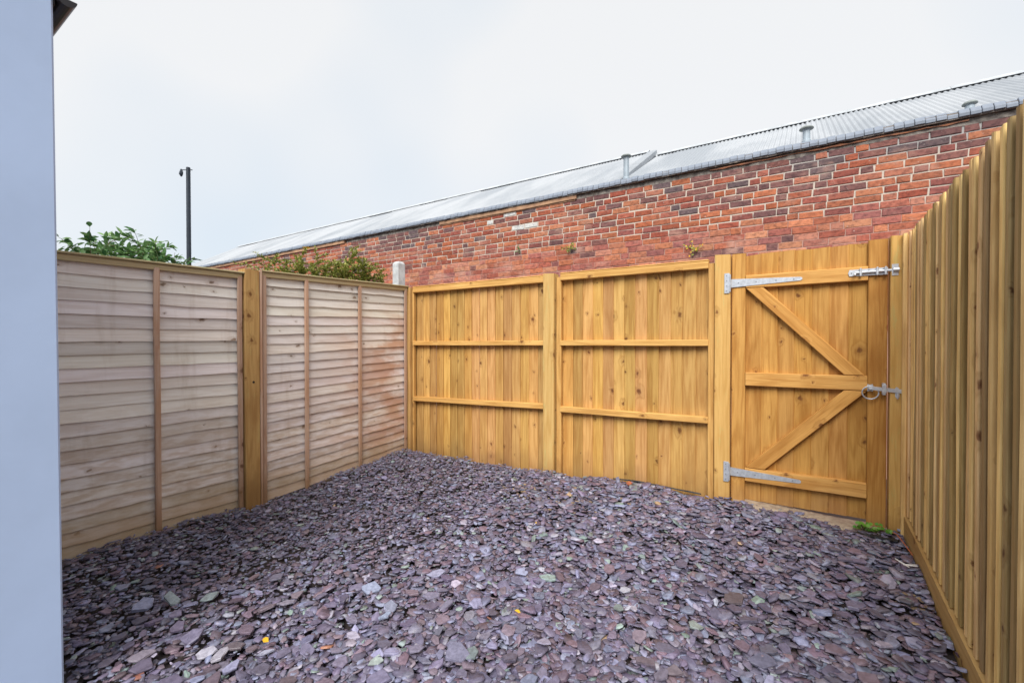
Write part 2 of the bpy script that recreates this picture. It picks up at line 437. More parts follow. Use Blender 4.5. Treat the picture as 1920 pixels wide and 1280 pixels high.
while z > 1.3:
    x = -15.98 + rb.uniform(0, .2); cnt = rb.randint(0, 3)
    while x < 6.9:
        head = (cnt >= 3 and rb.random() < .75) or rb.random() < .06; cnt = 0 if head else cnt + 1
        low = z < 2.55 + .04*math.sin(x*1.7)
        Lp = .1125 if head else .225
        xc = x + Lp/2
        soot = .13 + .12*noise.noise(Vector((xc*.9, 0, z*2)))
        if z > 2.85 and xc > -2.6: soot += .35*(z-2.85)/.33 + (.30 if xc > -.6 else 0)
        if -7.6 < xc < -5.2 and z > 2.9: soot += .55
        if low: soot *= .35
        if rb.random() < soot: c = rb.choice(DARK)
        else:
            c = rb.choice(PAL)
            if low: c = tuple(min(1, q*s) for q, s in zip(c, (1.20, 1.35, 1.42)))
        k = rb.uniform(.80, 1.08); c = tuple(q*k for q in c)
        bricks.append([xc, z + rb.gauss(0,.0015), ('U' if head else 'T') if low else ('H' if head else 'S'), rb.randint(0,5), c, rb.gauss(0,.0025), rb.gauss(0,.006), low])
        x += Lp
    z -= .075; row += 1
for wx, wz in ((-3.47, 2.95), (-3.30, 2.95), (-4.12, 3.10), (-3.72, 3.13)):      # limewashed bricks
    k = min(range(len(bricks)), key=lambda i: abs(bricks[i][0]-wx) + 2*abs(bricks[i][1]-wz)); bricks[k][4] = (.60, .60, .58)
fwd = Vector((-math.sin(R(YAW)), math.cos(R(YAW)), 0)); rgt = Vector((fwd.y, -fwd.x, 0))
def pix(p):
    p = Vector(p); d = p.dot(fwd)
    if d < .05: return None
    return 960 + 839*p.dot(rgt)/d, 645 - 839*(p.z-1.2)/d, d
def visible_size(b):
    q = pix((b[0], BY, b[1]))
    if q is None or q[0] > 1890 or q[0] < 0: return 0
    u, v, d = q
    vf = 540 - (u-772)*.0915 if u < 1690 else 445 - (u-1690)*1.065
    if v > vf - 2: return 0
    return (1 if b[2] in 'ST' else .5) / d**2
order = sorted(range(len(bricks)), key=lambda i: -visible_size(bricks[i]))
single = set(order[:300])
mv, mf, mc = [], [], []
for i, (xc, zc, kd, var, c, dy, rz, low) in enumerate(bricks):
    y = BY + .05 - (.0095 if not low else .0075) + max(-.003, min(.003, dy))*(.6 if not low else .8)
    if i in single:
        obj('brick', variants[kd][var], mort, Matrix.Translation((xc, y, zc)) @ Matrix.Rotation(rz, 4, 'Y'), c)
    else:
        v, f = variants_geo[kd][var]; n0 = len(mv); cr, sr = math.cos(rz), math.sin(rz)
        mv += [(p[0]*cr+p[2]*sr+xc, p[1]+y, -p[0]*sr+p[2]*cr+zc) for p in v]
        mf += [tuple(q+n0 for q in g) for g in f]; mc += [c]*len(v)
def add_tint(me, cols):
    a = me.color_attributes.new('tint', 'FLOAT_COLOR', 'POINT')
    arr = np.ones((len(cols), 4), np.float32); arr[:, :3] = np.asarray(cols); a.data.foreach_set('color', arr.ravel())
far = wobj('brickwork', mv, mf, M_brickm, mort, (-4, BY, 2)); add_tint(far.data, mc); far['kind'] = 'stuff'
# creasing, fillet and coping
def strip(name, x0, x1, y0, y1, z0, z1, mat, n, jig, color=None):
    mb = MB(); v = []; f = []
    for i in range(n+1):
        x = x0 + (x1-x0)*i/n; a, b_, c_ = (random.gauss(0, jig) for _ in range(3))
        v += [(x, y0+a, z0+b_), (x, y1, z0+b_), (x, y1, z1+c_), (x, y0+a, z1+c_)]
    for i in range(n):
        for k in range(4): f.append((i*4+k, i*4+(k+1)%4, i*4+4+(k+1)%4, i*4+4+k))
    f += [(3,2,1,0), (n*4, n*4+1, n*4+2, n*4+3)]
    return mb.add(v, f).build(name, mat, bld)
strip('mortar_haunching', -2.62, 6.9, BY-.004, BY+.2, 3.196, 3.252, M_mortfill, 90, .004)
strip('tile_creasing', -.9, 1.28, BY-.020, BY+.15, 3.228, 3.242, M_creasing, 30, .003)
strip('eaves_fillet', -5.1, -2.6, BY-.030, BY+.15, 3.200, 3.250, M_fillet, 12, .002)
strip('eaves_fillet', -16, -7.6, BY-.030, BY+.15, 3.200, 3.250, M_fillet, 30, .002)
strip('eaves_fillet', -5.1, -2.62, BY-.018, BY+.15, 3.184, 3.197, M_fillet, 12, .002)
strip('mortar_haunching', -7.58, -5.12, BY-.004, BY+.2, 3.196, 3.252, M_mortfill, 30, .004)
cop_me = []
for i in range(5):
    r = random.Random(i+40); j = lambda: r.gauss(0, .0015)
    mb = MB(); wv = .0355
    pr = [(-.055+j(), 3.266), (-.058+j(), 3.296), (-.030+j(), 3.338+j()), (.12, 3.345), (.12, 3.262)]
    v = [(sx*wv+j()*.5, p[0], p[1]) for sx in (-1, 1) for p in pr]; n = 5
    f = [tuple(range(n)), tuple(range(2*n-1, n-1, -1))] + [(k, k+n, (k+1)%n+n, (k+1)%n) for k in range(n)]
    mb.add(v, f)
    bm = bmesh.new(); vs = [bm.verts.new(p) for p in mb.v]; [bm.faces.new([vs[q] for q in g]) for g in mb.f]
    bmesh.ops.recalc_face_normals(bm, faces=bm.faces); bmesh.ops.bevel(bm, geom=bm.edges[:], offset=.003, segments=1, affect='EDGES')
    me = bpy.data.meshes.new('coping_brick'); bm.to_mesh(me); bm.free(); me.materials.append(M_coping); cop_me.append(me)
strip('coping_bedding', -15.95, 3.0, BY-.040, BY+.11, 3.255, 3.318, M_mortfill, 120, .002)
x = 2.6; k = 0
while x > -15.9:
    g = random.uniform(.8, 1.15)
    obj('coping_brick', cop_me[k % 5], bld, Matrix.Translation((x, BY+random.gauss(0,.003), random.gauss(0,.003))), (g,g,g))
    x -= .0755; k += 1
# roof sheets
def sheet(x0, x1, ze, zr, ydir=1):
    pitch = .055; amp = .011; n = int(round((x1-x0)/pitch*6)); v = []; f = []
    y0, y1 = (BY+.05, 7.7) if ydir > 0 else (9.9, 7.7)
    for i in range(n+1):
        x = x0 + (x1-x0)*i/n; o = amp*math.sin(2*math.pi*x/pitch)
        for q in (0, .5, 1): v.append((x, y0+(y1-y0)*q - .5*o*ydir, ze+(zr-ze)*q + .85*o))
    for i in range(n):
        for q in range(2): f.append((i*3+q, (i+1)*3+q, (i+1)*3+q+1, i*3+q+1))
    return v, f
def roofs(x0, x1, zr, ze):
    x = x1; first = True
    while x > x0 + .01:
        xa = max(x0, x - .88); dz = random.gauss(0, .004)
        v, f = sheet(xa - .03, x, ze+dz, zr+dz)
        wobj('roof_sheet', v, f, M_roof, bld, None, True); x = xa
roofs(-2.06, 3.6, 4.375, 3.315); roofs(-15.9, -2.16, 4.46, 3.325)
v, f = sheet(-15.9, 3.6, 3.3, 4.34, -1)
wobj('rear_roof', v, f, M_roof, bld, None, True)
def ridge(x0, x1, zr):
    x = x0
    while x < x1 - .05:
        xb = min(x + 1.8, x1)
        MB().add([(x,7.62,zr-.028),(x,7.70,zr+.030),(x,7.78,zr-.028),(xb,7.62,zr-.028),(xb,7.70,zr+.030),(xb,7.78,zr-.028),
                  (x,7.62,zr-.024),(x,7.70,zr+.036),(x,7.78,zr-.024),(xb,7.62,zr-.024),(xb,7.70,zr+.036),(xb,7.78,zr-.024)],
                 [(0,3,4,1),(1,4,5,2),(6,7,10,9),(7,8,11,10),(0,6,9,3),(2,5,11,8),(0,1,7,6),(1,2,8,7),(3,9,10,4),(4,10,11,5)]).build('ridge_cap', M_ridge, bld)
        x = xb + .004
M_ridge = simple('ridge_metal', (.50, .53, .56), .6, .1, .15, 6, 0)
ridge(-2.05, 3.6, 4.385); ridge(-15.9, -2.17, 4.47)
vd = Vector((0, 2.0, 1.12)).normalized(); up = Vector((0, -vd.z, vd.y))
mb = MB(); a = Vector((0, BY+.09, 3.352)); e = Vector((0, 7.69, 4.462))
v = []
for p in (a, e):
    for xx, hh in ((-2.19, -.03), (-2.05, -.06), (-2.05, .006), (-2.06, .014), (-2.19, .014)): v.append(p + Vector((xx, 0, 0)) + up*hh)
mb.add(v, [(0,1,2,3,4),(9,8,7,6,5)] + [(k, k+5, (k+1)%5+5, (k+1)%5) for k in range(5)]).build('verge_flashing', M_ledflash, bld)
def vent(u, yv, ztop, r, cap_r, label):
    t = (u-960)/839; dx = -.541+.841*t; dy = .841+.541*t; X = dx/dy*yv
    zb = 3.33 + (yv-BY)*.54 - .05
    o = thing('roof_vent', (X, yv, zb), label, 'vent pipe', 'vent pipes on the corrugated roof')
    MB().lathe([(r, zb), (r, ztop-.03)], (X, yv, 0), 14).build('pipe', M_ventp, o, smooth=False)
    MB().lathe([(r*1.15, zb+.02), (r*1.2, zb+.03), (r*1.2, zb+.05), (r, zb+.06)], (X, yv, 0), 14).build('collar', M_ventp, o)
    MB().lathe([(r*.9, ztop-.032), (cap_r, ztop-.026), (cap_r, ztop-.018), (cap_r*.8, ztop-.006), (cap_r*.3, ztop)], (X, yv, 0), 16).build('cap', M_ventc, o, smooth=False)
M_ventp = simple('vent_steel', (.36, .42, .47), .5, .2, .1, 9, 0); M_ventc = simple('vent_cap', (.26, .29, .28), .6, .1, .2, 9, 0)
vent(1173, 5.85, 3.716, .036, .068, 'tallest grey vent pipe with mushroom cap beside the verge flashing')
vent(1509, 5.85, 3.563, .036, .068, 'middle grey vent pipe with domed cap on the corrugated roof')
vent(1813, 5.90, 3.484, .030, .056, 'short vent pipe with flat cap on the roof nearest the right fence')

# ------------------------------------------------------------------ white house corner at the left
hs = thing('house', (-2.26, .471, -.13), 'pale blue-white rendered house corner at the left edge', 'house')
MB().add([(-5.4,-3.2,-.13),(-2.215,-3.2,-.13),(-2.215,.471,-.13),(-5.4,.471,-.13),(-5.4,-3.2,2.62),(-2.27,-3.2,2.62),(-2.27,.471,2.62),(-5.4,.471,2.62)],[(3,2,1,0),(4,5,6,7),(0,1,5,4),(1,2,6,5),(2,3,7,6),(3,0,4,7)]).build('wall', M_render, hs, bevel=.006)
def gutter_prof(r, n=10): return [(.0 + r + r*math.cos(math.pi + math.pi*k/n), r*math.sin(math.pi + math.pi*k/n)) for k in range(n+1)]
mb = MB(); pr = gutter_prof(.027); v = []; f = []
for xx in (-5.4, -2.25):
    v += [(xx, (.478+p[0]), 2.455+p[1]) for p in pr]
n = len(pr); f = [(k, k+1, n+k+1, n+k) for k in range(n-1)] + [tuple(range(n)), tuple(range(2*n-1, n-1, -1))]
mb.add(v, f).build('gutter', M_black, hs)
MB().box((-5.4, .4715, 2.425), (-2.272, .4775, 2.56)).build('fascia', M_black, hs, bevel=.002)
MB().add([(-5.4,.49,2.66),(-2.25,.49,2.66),(-2.25,-3.2,2.70),(-5.4,-3.2,2.70),(-5.4,.49,2.625),(-2.25,.49,2.625),(-2.25,-3.2,2.625),(-5.4,-3.2,2.625)],
         [(0,1,2,3),(7,6,5,4),(0,4,5,1),(1,5,6,2),(2,6,7,3),(3,7,4,0)]).build('roof', M_black, hs)  # unseen roof, shaped flat and low so more sky reaches the left fence

# ------------------------------------------------------------------ left lap fence
LX = -3.70
def lap_panel(y0, y1, zb0, zt0, zb1, zt1, battens, label, nslat, seed, gravel=False):
    r = random.Random(seed)
    o = thing('lap_fence_panel', (LX, (y0+y1)/2, zb0), label, 'fence panel', 'weathered lap panels of the left fence')
    ztop = lambda y: zt0 + (zt1-zt0)*(y-y0)/(y1-y0) - .035
    zbot = lambda y: zb0 + (zb1-zb0)*(y-y0)/(y1-y0)
    segs = 14
    for k in range(nslat):
        lo, hi = [], []
        ph = r.uniform(0, 99)
        for i in range(segs+1):
            y = y0 + (y1-y0)*i/segs
            H = ztop(y) - zbot(y); pz = H/nslat
            wv = .009*noise.noise(Vector((y*1.9+ph, seed, k))) + .006*noise.noise(Vector((y*9+ph, seed, k)))
            lo.append((y, zbot(y)+k*pz + (wv if k else 0))); hi.append((y, zbot(y)+(k+1)*pz + .022))
        v, f = [], []
        xo = r.gauss(0, .0012)
        for i in range(segs+1):
            bx = .0025*noise.noise(Vector((lo[i][0]*2.2+ph, 5, k)))
            v += [(LX+.016+xo+bx, lo[i][0], lo[i][1]), (LX+.009+xo+bx, lo[i][0], lo[i][1]), (LX-.004+xo, hi[i][0], hi[i][1]), (LX+.001+xo, hi[i][0], hi[i][1])]
        for i in range(segs):
            for q in range(4): f.append((i*4+q, i*4+(q+1)%4, i*4+4+(q+1)%4, i*4+4+q))
        f += [(3,2,1,0), tuple(segs*4+q for q in range(4))]
        g = r.uniform(.86, 1.08); c = (g, g*r.uniform(.97,1.02), g*r.uniform(.96,1.04))
        # local z along the grain: build in a rotated frame
        b = Vector((LX, y0, zbot(y0)+k*.078))
        vv = [Vector((p[0]-b.x, p[2]-b.z, p[1]-b.y)) for p in v]
        vv = [Vector((q.y, -q.x, q.z)) for q in vv]      # x = up, y = -outward, z = along
        M = Matrix(((0,-1,0,b.x),(0,0,1,b.y),(1,0,0,b.z),(0,0,0,1)))
        me = mesh_from('slat', vv, f, M_lap)
        bm = bmesh.new(); bm.from_mesh(me); bmesh.ops.recalc_face_normals(bm, faces=bm.faces); bm.to_mesh(me); bm.free()
        obj('slat', me, o, M, c)
    for yb in battens:
        g = r.uniform(.9, 1.1)
        timber('batten', o, (LX+.030, yb, zbot(yb)-.02), (LX+.030, yb, ztop(yb)+.004), (1,0,0), .034, .020, M_batten, (g,g,g), 4, .001)
    timber('top_rail', o, (LX+.028, y0, zt0-.028), (LX+.028, y1, zt1-.028), (1,0,0), .040, .022, M_cap, (1.05,1,.95), 3, .001)
    timber('cap', o, (LX+.012, y0-.01, zt0), (LX+.012, y1+.01, zt1), (0,0,1), .085, .014, M_cap, (.95,.95,.9), 3, .001)
    if gravel:
        timber('gravel_board', o, (LX+.012, y0+.5, zb0-.01), (LX+.012, y1, zb1-.035), (1,0,0), .09, .024, M_lap, (.42,.38,.36), 3, .001)
    return o
lap_panel(.06, 1.80, -.095, 1.735, -.095, 1.757, (.10, .70, 1.25, 1.785), 'grey-brown lap fence panel between the house and the post', 22, 3)
lap_panel(1.955, 3.545, -.09, 1.792, .015, 1.838, (1.972, 2.345, 2.915, 3.525), 'orange-stained lap fence panel reaching the far left corner', 23, 8, True)

def post(name, x0, x1, y0, y1, zb, zt, label, mat, col=(1,1,1), front=(0,-1,0), group='timber fence posts'):
    o = thing(name, ((x0+x1)/2, (y0+y1)/2, zb), label, 'fence post', group)
    if abs(front[1]): timber('shaft', o, ((x0+x1)/2, (y0+y1)/2, zb), ((x0+x1)/2, (y0+y1)/2, zt), front, x1-x0, y1-y0, mat, col, 5, .0012, top_jag=.003)
    else: timber('shaft', o, ((x0+x1)/2, (y0+y1)/2, zb), ((x0+x1)/2, (y0+y1)/2, zt), front, y1-y0, x1-x0, mat, col, 5, .0012, top_jag=.003)
    return o
p1 = post('fence_post', LX-.05, LX+.055, 1.812, 1.925, -.14, 1.79, 'golden-brown post between the two lap panels with a dark hole', M_oldpost, (1.05,1,.92), (1,0,0))
timber('edge_strip', p1, (LX+.045, 1.938, -.12), (LX+.045, 1.938, 1.795), (1,0,0), .018, .02, M_batten)
bm_h = MB().tube([(LX+.050, 1.873, .90), (LX+.0585, 1.873, .90)], .009, 10).build('bolt_hole', M_membrane, p1)
post('fence_post', -3.70, -3.625, 3.55, 3.64, -.1, 1.83, 'slim post in the far left corner where the fences meet', M_oldpost, (1.1,1.05,.95))
cp = thing('concrete_post', (-3.86, 3.62, -.13), 'pale grey concrete post rising above the far corner', 'concrete post')
MB().add([(-3.91,3.555,-.13),(-3.815,3.555,-.13),(-3.815,3.665,-.13),(-3.91,3.665,-.13),(-3.91,3.555,2.115),(-3.815,3.555,2.115),(-3.815,3.665,2.115),(-3.91,3.665,2.115),
          (-3.895,3.575,2.14),(-3.83,3.575,2.14),(-3.83,3.645,2.14),(-3.895,3.645,2.14)],
         [(3,2,1,0),(0,1,5,4),(1,2,6,5),(2,3,7,6),(3,0,4,7),(4,5,9,8),(5,6,10,9),(6,7,11,10),(7,4,8,11),(8,9,10,11)]).build('shaft', M_conc, cp, bevel=.006)

# ------------------------------------------------------------------ back fence of upright boards
FY = 3.60
def board_panel(x0, x1, n, rails, zt, label, stiles, seed):
    r = random.Random(seed)
    o = thing('board_fence_panel', ((x0+x1)/2, FY, 0), label, 'fence panel', 'new board panels of the back fence')
    pw = (x1-x0)/n
    for i in range(n):
        xc = x0 + (i+.5)*pw; g = r.uniform(.76, 1.10); c = (g, g*r.uniform(.92, 1.03), g*r.uniform(.82, 1.12))
        zb = float(gz(xc, FY)) - .03
        zt_i = zt[0] + (zt[1]-zt[0])*(i+.5)/n - .012
        tl = .012 + r.gauss(0, .0012)
        a = Vector((xc, FY+.030, zb)); b_ = Vector((xc + r.gauss(0,.002), FY+.030, zt_i))
        yaw = tl/pw
        nm = Vector((-yaw, -1, 0)).normalized()
        timber('board', o, a - Vector((.012,0,0))*(i == 0), b_ - Vector((.012,0,0))*(i == 0), nm, pw*1.10 + .024*(i == 0), .011, M_new, c, 3, .0012)
    for (za, zb_, h, nm) in rails:
        timber(nm, o, (x0-.005, FY-.005, za), (x1+.005, FY-.005, zb_), (0,-1,0), h, .046, M_new, (1.10,1.08,1.02), 4, .001)
    for (xa, xb) in stiles:
        timber('stile', o, ((xa+xb)/2, FY-.002, float(gz((xa+xb)/2, FY))-.03), ((xa+xb)/2, FY-.002, zt[0]-.03), (0,-1,0), xb-xa, .034, M_new, (.98,.95,.9), 4, .001)
    timber('capping', o, (x0-.005, FY+.008, zt[0]), (x1+.005, FY+.008, zt[1]), (0,0,1), .075, .010, M_new, (1.12,1.08,1.0), 3, .0008)
    return o
board_panel(-3.60, -1.953, 17, ((1.797,1.788,.056,'top_rail'),(1.212,1.210,.046,'middle_rail'),(.598,.634,.050,'lower_rail')), (1.832,1.822),
            'left board fence panel beside the weathered lap fence corner', ((-3.622,-3.598),), 21)
board_panel(-1.785, -.578, 13, ((1.793,1.788,.056,'top_rail'),(1.211,1.210,.048,'middle_rail'),(.623,.636,.050,'lower_rail')), (1.828,1.822),
            'right board fence panel between the middle post and the gate post', ((-1.835,-1.787),(-.575,-.532)), 22)
post('fence_post', -1.950, -1.842, FY-.055, FY+.045, -.06, 1.832, 'greenish-gold square post between the two board panels', M_post)
gp_ = post('gate_post', -.528, -.424, FY-.045, FY+.055, -.06, 1.848, 'hinge post at the left of the gate with dark knots', M_post, (1.05,.98,.88))
rp_ = post('gate_post', .464, .565, FY-.045, FY+.055, -.06, 1.858, 'latch post between the gate and the right fence', M_post, (.98,.92,.78))

# ------------------------------------------------------------------ gate
gate = thing('gate', (.02, FY, .05), 'closed wooden ledged and braced garden gate with galvanised fittings', 'gate')
r = random.Random(33)
gtop = lambda x: 1.847 + .004*(x+.416)/.87
nb = 7; gx0, gx1 = -.330, .358
for i in range(nb):
    pw = (gx1-gx0)/nb; xc = gx0+(i+.5)*pw; g = r.uniform(.78, 1.06)
    nm = Vector((-.10, -1, 0)).normalized()
    timber('board', gate, (xc, FY+.022, .085), (xc, FY+.022, gtop(xc)-.010+r.gauss(0,.003)), nm, pw*1.06, .014, M_gate, (g, g*r.uniform(.95,1.0), g*r.uniform(.88,1)), 3, .001, top_jag=r.gauss(0,.002))
timber('stile', gate, (-.372, FY, .065), (-.372, FY, gtop(-.37)), (0,-1,0), .088, .040, M_gate, (1.02,1.0,1), 4, .001)
timber('stile', gate, (.407, FY, .045), (.407, FY, gtop(.4)+.002), (0,-1,0), .096, .030, M_gate, (.86,.80,.72), 4, .001)
for za, hh in ((1.645, .090), (.953, .094), (.273, .094)):
    timber('ledge', gate, (-.326, FY-.004, za), (.357, FY-.004, za), (0,-1,0), hh, .042, M_gate, (1.14,1.14,1.25), 4, .001)
def brace(poly):
    # plank in its own frame: local z along the grain
    pts = [Vector((p[0], 0, p[1])) for p in poly]; a = (pts[0]+pts[1])/2; b_ = (pts[2]+pts[3])/2
    z = (b_-a).normalized(); y = Vector((0,-1,0)); x = y.cross(z)
    M = Matrix(((x.x,y.x,z.x,a.x),(x.y,y.y,z.y,FY-.003),(x.z,y.z,z.z,a.z),(0,0,0,1)))
    bm = bmesh.new(); q = [(p-a) for p in pts]; lo = [bm.verts.new((p.dot(x), -.02, p.dot(z))) for p in q]; hi = [bm.verts.new((p.dot(x), .02, p.dot(z))) for p in q]
    bm.faces.new(lo); bm.faces.new(hi)
    for k in range(4): bm.faces.new((lo[k], lo[(k+1)%4], hi[(k+1)%4], hi[k]))
    bmesh.ops.recalc_face_normals(bm, faces=bm.faces); bmesh.ops.bevel(bm, geom=bm.edges[:], offset=.003, segments=1, affect='EDGES')
    me = bpy.data.meshes.new('brace'); bm.to_mesh(me); bm.free(); me.materials.append(M_gate)
    obj('brace', me, gate, M, (1.12,1.08,1.1))
brace([(-.325,1.597),(-.218,1.597),(.345,1.003),(.240,1.003)])
brace([(.240,.903),(.354,.903),(-.205,.323),(-.325,.323)])
# fittings
def hinge(z0, label, tipz):
    h = MB()
    o = MB().box((-.462, FY-.052, z0-.072), (-.428, FY-.0475, z0+.072)).build('hinge', M_galv, gate, bevel=.001)
    o['label'] = label
    yf = FY-.0285
    MB().prism([(-.425, z0-.030), (-.425, z0+.030), (.000, tipz+.012), (.010, tipz+.006), (.010, tipz-.006), (.000, tipz-.012)], yf, yf+.004).build('strap', M_galv, o)
    MB().tube([(-.426, FY-.048, z0-.062), (-.426, FY-.048, z0+.062)], .0065, 10).build('knuckle', M_galv, o)
    for (xx, zz) in ((-.447,z0-.054),(-.447,z0-.018),(-.447,z0+.018),(-.447,z0+.054)):
        MB().tube([(xx, FY-.0545, zz),(xx, FY-.051, zz)], .0042, 8).build('screw', M_screw, o)
    for q in (.12, .38, .66, .9):
        xx = -.425+.43*q; zz = z0+(tipz-z0)*q
        MB().tube([(xx, yf-.0025, zz),(xx, yf+.001, zz)], .0045, 8).build('screw', M_screw, o)
hinge(1.638, 'upper galvanised tee hinge', 1.640); hinge(.282, 'lower galvanised tee hinge', .276)
bo = MB().prism([(.262,1.632),(.256,1.650),(.262,1.672),(.452,1.674),(.452,1.630)], FY-.030, FY-.0265).build('bolt', M_galv, gate)
MB().tube([(.290, FY-.040, 1.650), (.485, FY-.040, 1.653)], .0075, 10).build('rod', M_galv, bo)
MB().tube([(.292, FY-.040, 1.650), (.287, FY-.062, 1.640), (.288, FY-.066, 1.632)], [.0075,.006,.006], 8).build('handle', M_galv, bo)
for xx in (.318, .40, .44):
    MB().box((xx-.006, FY-.050, 1.626), (xx+.006, FY-.031, 1.678)).build('guide', M_galv, bo, bevel=.003)
for xx in (.274, .36, .43): MB().tube([(xx, FY-.0325, 1.664 if xx > .3 else 1.652), (xx, FY-.029, 1.664 if xx > .3 else 1.652)], .004, 8).build('screw', M_screw, bo)
kp = MB().box((.468, FY-.049, 1.618), (.500, FY-.0455, 1.688)).build('keeper', M_galv, rp_, bevel=.001)
MB().tube([(.474, FY-.052, 1.653), (.502, FY-.052, 1.653)], .014, 12).build('keeper_barrel', M_galv, kp)
la = MB().add(*(lambda n: ([(.371+(.027 if k%2==0 else .019)*math.cos(2*math.pi*k/n), y, .927+(.027 if k%2==0 else .019)*math.sin(2*math.pi*k/n)) for y in (FY-.020, FY-.0165) for k in range(n)],
        [tuple(range(n)), tuple(range(2*n-1, n-1, -1))]+[(k,(k+1)%n,(k+1)%n+n,k+n) for k in range(n)]))(12)).build('ring_latch', M_galv, gate)
ring = [(.371+.041*math.sin(2*math.pi*k/28), FY-.040-.004*math.cos(2*math.pi*k/28), .898+.040*math.cos(2*math.pi*k/28)) for k in range(29)]
MB().tube(ring, .0042, 8, False).build('ring', M_galv, la, smooth=True)
MB().tube([(.371, FY-.048, .930), (.371, FY-.018, .927)], .011, 10).build('spindle', M_galv, la)
MB().prism([(.378,.916),(.378,.938),(.520,.926),(.528,.920),(.528,.906),(.520,.902)], FY-.0555, FY-.0495).build('latch_bar', M_galv, la, bevel=.001)
st = MB().box((.425, FY-.062, .900), (.447, FY-.0565, .952)).build('staple', M_galv, la, bevel=.002)
MB().box((.428, FY-.057, .945), (.444, FY-.016, .960)).build('staple_arm', M_galv, st, bevel=.002)
MB().box((.428, FY-.057, .888), (.444, FY-.016, .902)).build('staple_arm', M_galv, st, bevel=.002)
ct = MB().prism([(.488,.932),(.496,.942),(.506,.932),(.508,.900),(.510,.880),(.498,.868),(.489,.882)], FY-.0495, FY-.0460).build('latch_catch', M_galv, rp_)
MB().box((.494, FY-.070, .868), (.503, FY-.049, .904)).build('catch_hook', M_galv, ct, bevel=.003)

# ------------------------------------------------------------------ right fence of upright boards
RX = .533
rf = thing('side_fence', (RX, 2.2, -.1), 'tall brown upright-board fence along the right side', 'fence')
zbase = lambda y: float(gz(RX, y)) - .01 - .045*float(sstep(3.2, 2.2, y))
ztopb = lambda y: .180 - .125*min(1, max(0, (3.47-y)/1.35)) - .02*max(0, (2.12-y))
r = random.Random(71)
y = 3.50; k = 0
while y > .62:
    dark = r.random() < .32; g = r.uniform(.85, 1.2) * (.55 if dark else 1.1); c = (g, g*r.uniform(.93,1.02), g*r.uniform(.85,1.05))  # random board tones; the dark ones are deepened to suggest shaded gaps
    pw = r.uniform(.056, .067)
    zt = 1.862 + .026*(3.5-y) + r.gauss(0, .005)
    a = Vector((RX+.022+r.gauss(0,.0018), y, ztopb(y)-.004)); b_ = a.copy(); b_.z = zt; b_.y += r.gauss(0, .003)
    nm = Vector((-1, r.gauss(0,.03), 0)).normalized()
    timber('board', rf, a, b_, nm, pw*r.uniform(.46,.60), .030, M_right, c, 4, .0014, top_jag=r.gauss(0,.003))
    q = Vector((.028, -pw/2, 0)); g *= .55  # backing boards tinted darker: shade of the gaps put into their colour
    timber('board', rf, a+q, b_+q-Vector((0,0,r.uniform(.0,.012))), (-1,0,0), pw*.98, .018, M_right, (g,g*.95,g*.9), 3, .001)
    y -= pw; k += 1
ya, yb = 3.52, .6
n = 10; v = []; f = []
for i in range(n+1):
    yy = ya + (yb-ya)*i/n
    v += [(RX-.004, yy, zbase(yy)-.05), (RX-.004, yy, ztopb(yy)-.012), (RX+.062, yy, ztopb(yy)-.006), (RX+.062, yy, zbase(yy)-.05)]
# base board with grain along its run
b = Vector((RX, ya, 0)); M = Matrix(((0,1,0,b.x),(0,0,-1,b.y),(-1,0,0,b.z),(0,0,0,1)))
Mi = M.inverted()
for i in range(n):
    for q in range(4): f.append((i*4+q, i*4+(q+1)%4, i*4+4+(q+1)%4, i*4+4+q))
f += [(3,2,1,0), tuple(n*4+q for q in range(4))]
me = mesh_from('gravel_board', [Mi @ Vector(p) for p in v], f, M_base)
bm = bmesh.new(); bm.from_mesh(me); bmesh.ops.recalc_face_normals(bm, faces=bm.faces); bm.to_mesh(me); bm.free()
obj('gravel_board', me, rf, M, (1,1,1))
for zz in (.45, 1.05, 1.62):
    timber('rail', rf, (RX+.085, 3.5, zz), (RX+.085, .6, zz), (-1,0,0), .075, .038, M_right, (.5,.5,.5), 3, .001)
timber('edge_batten', rf, (RX-.006, 3.532, .02), (RX-.006, 3.532, 1.862), (-1,0,0), .030, .022, M_right, (1.2,1.15,1.1), 4, .001)

# ------------------------------------------------------------------ slate chippings
def chip_geo(seed):
    r = random.Random(seed); n = r.randint(5, 7); asp = r.uniform(.42, .85); t = r.uniform(.05, .13)
    ang = sorted((2*math.pi*k/n + r.uniform(-.42, .42)) for k in range(n))
    ring = [(math.cos(a)*r.uniform(.72, 1.1)*.5, math.sin(a)*asp*r.uniform(.72, 1.1)*.5) for a in ang]
    tx, ty = r.gauss(0, .05), r.gauss(0, .05)
    v = [(x*1.0, y*1.0, -t*.5) for x, y in ring] + [(x*1.0+r.gauss(0,.01), y+r.gauss(0,.01), t*.22+tx*x+ty*y) for x, y in ring]
    ins = r.uniform(.86, .96)
    v += [(x*ins+r.gauss(0,.012), y*ins+r.gauss(0,.012), t*.5+tx*x+ty*y+r.gauss(0,.008)) for x, y in ring]
    tris = []
    for a in (0, n):
        for k in range(n):
            k2 = (k+1) % n; tris += [(a+k, a+k2, a+n+k2), (a+k, a+n+k2, a+n+k)]
    for k in range(1, n-1): tris.append((2*n, 2*n+k, 2*n+k+1))
    return np.array(v, np.float32), np.array(tris, np.int32)
NCH = 26
protos = [chip_geo(500+i) for i in range(NCH)]
chip_me = [mesh_from('slate_chip', p[0].tolist(), p[1].tolist(), M_slate) for p in protos]
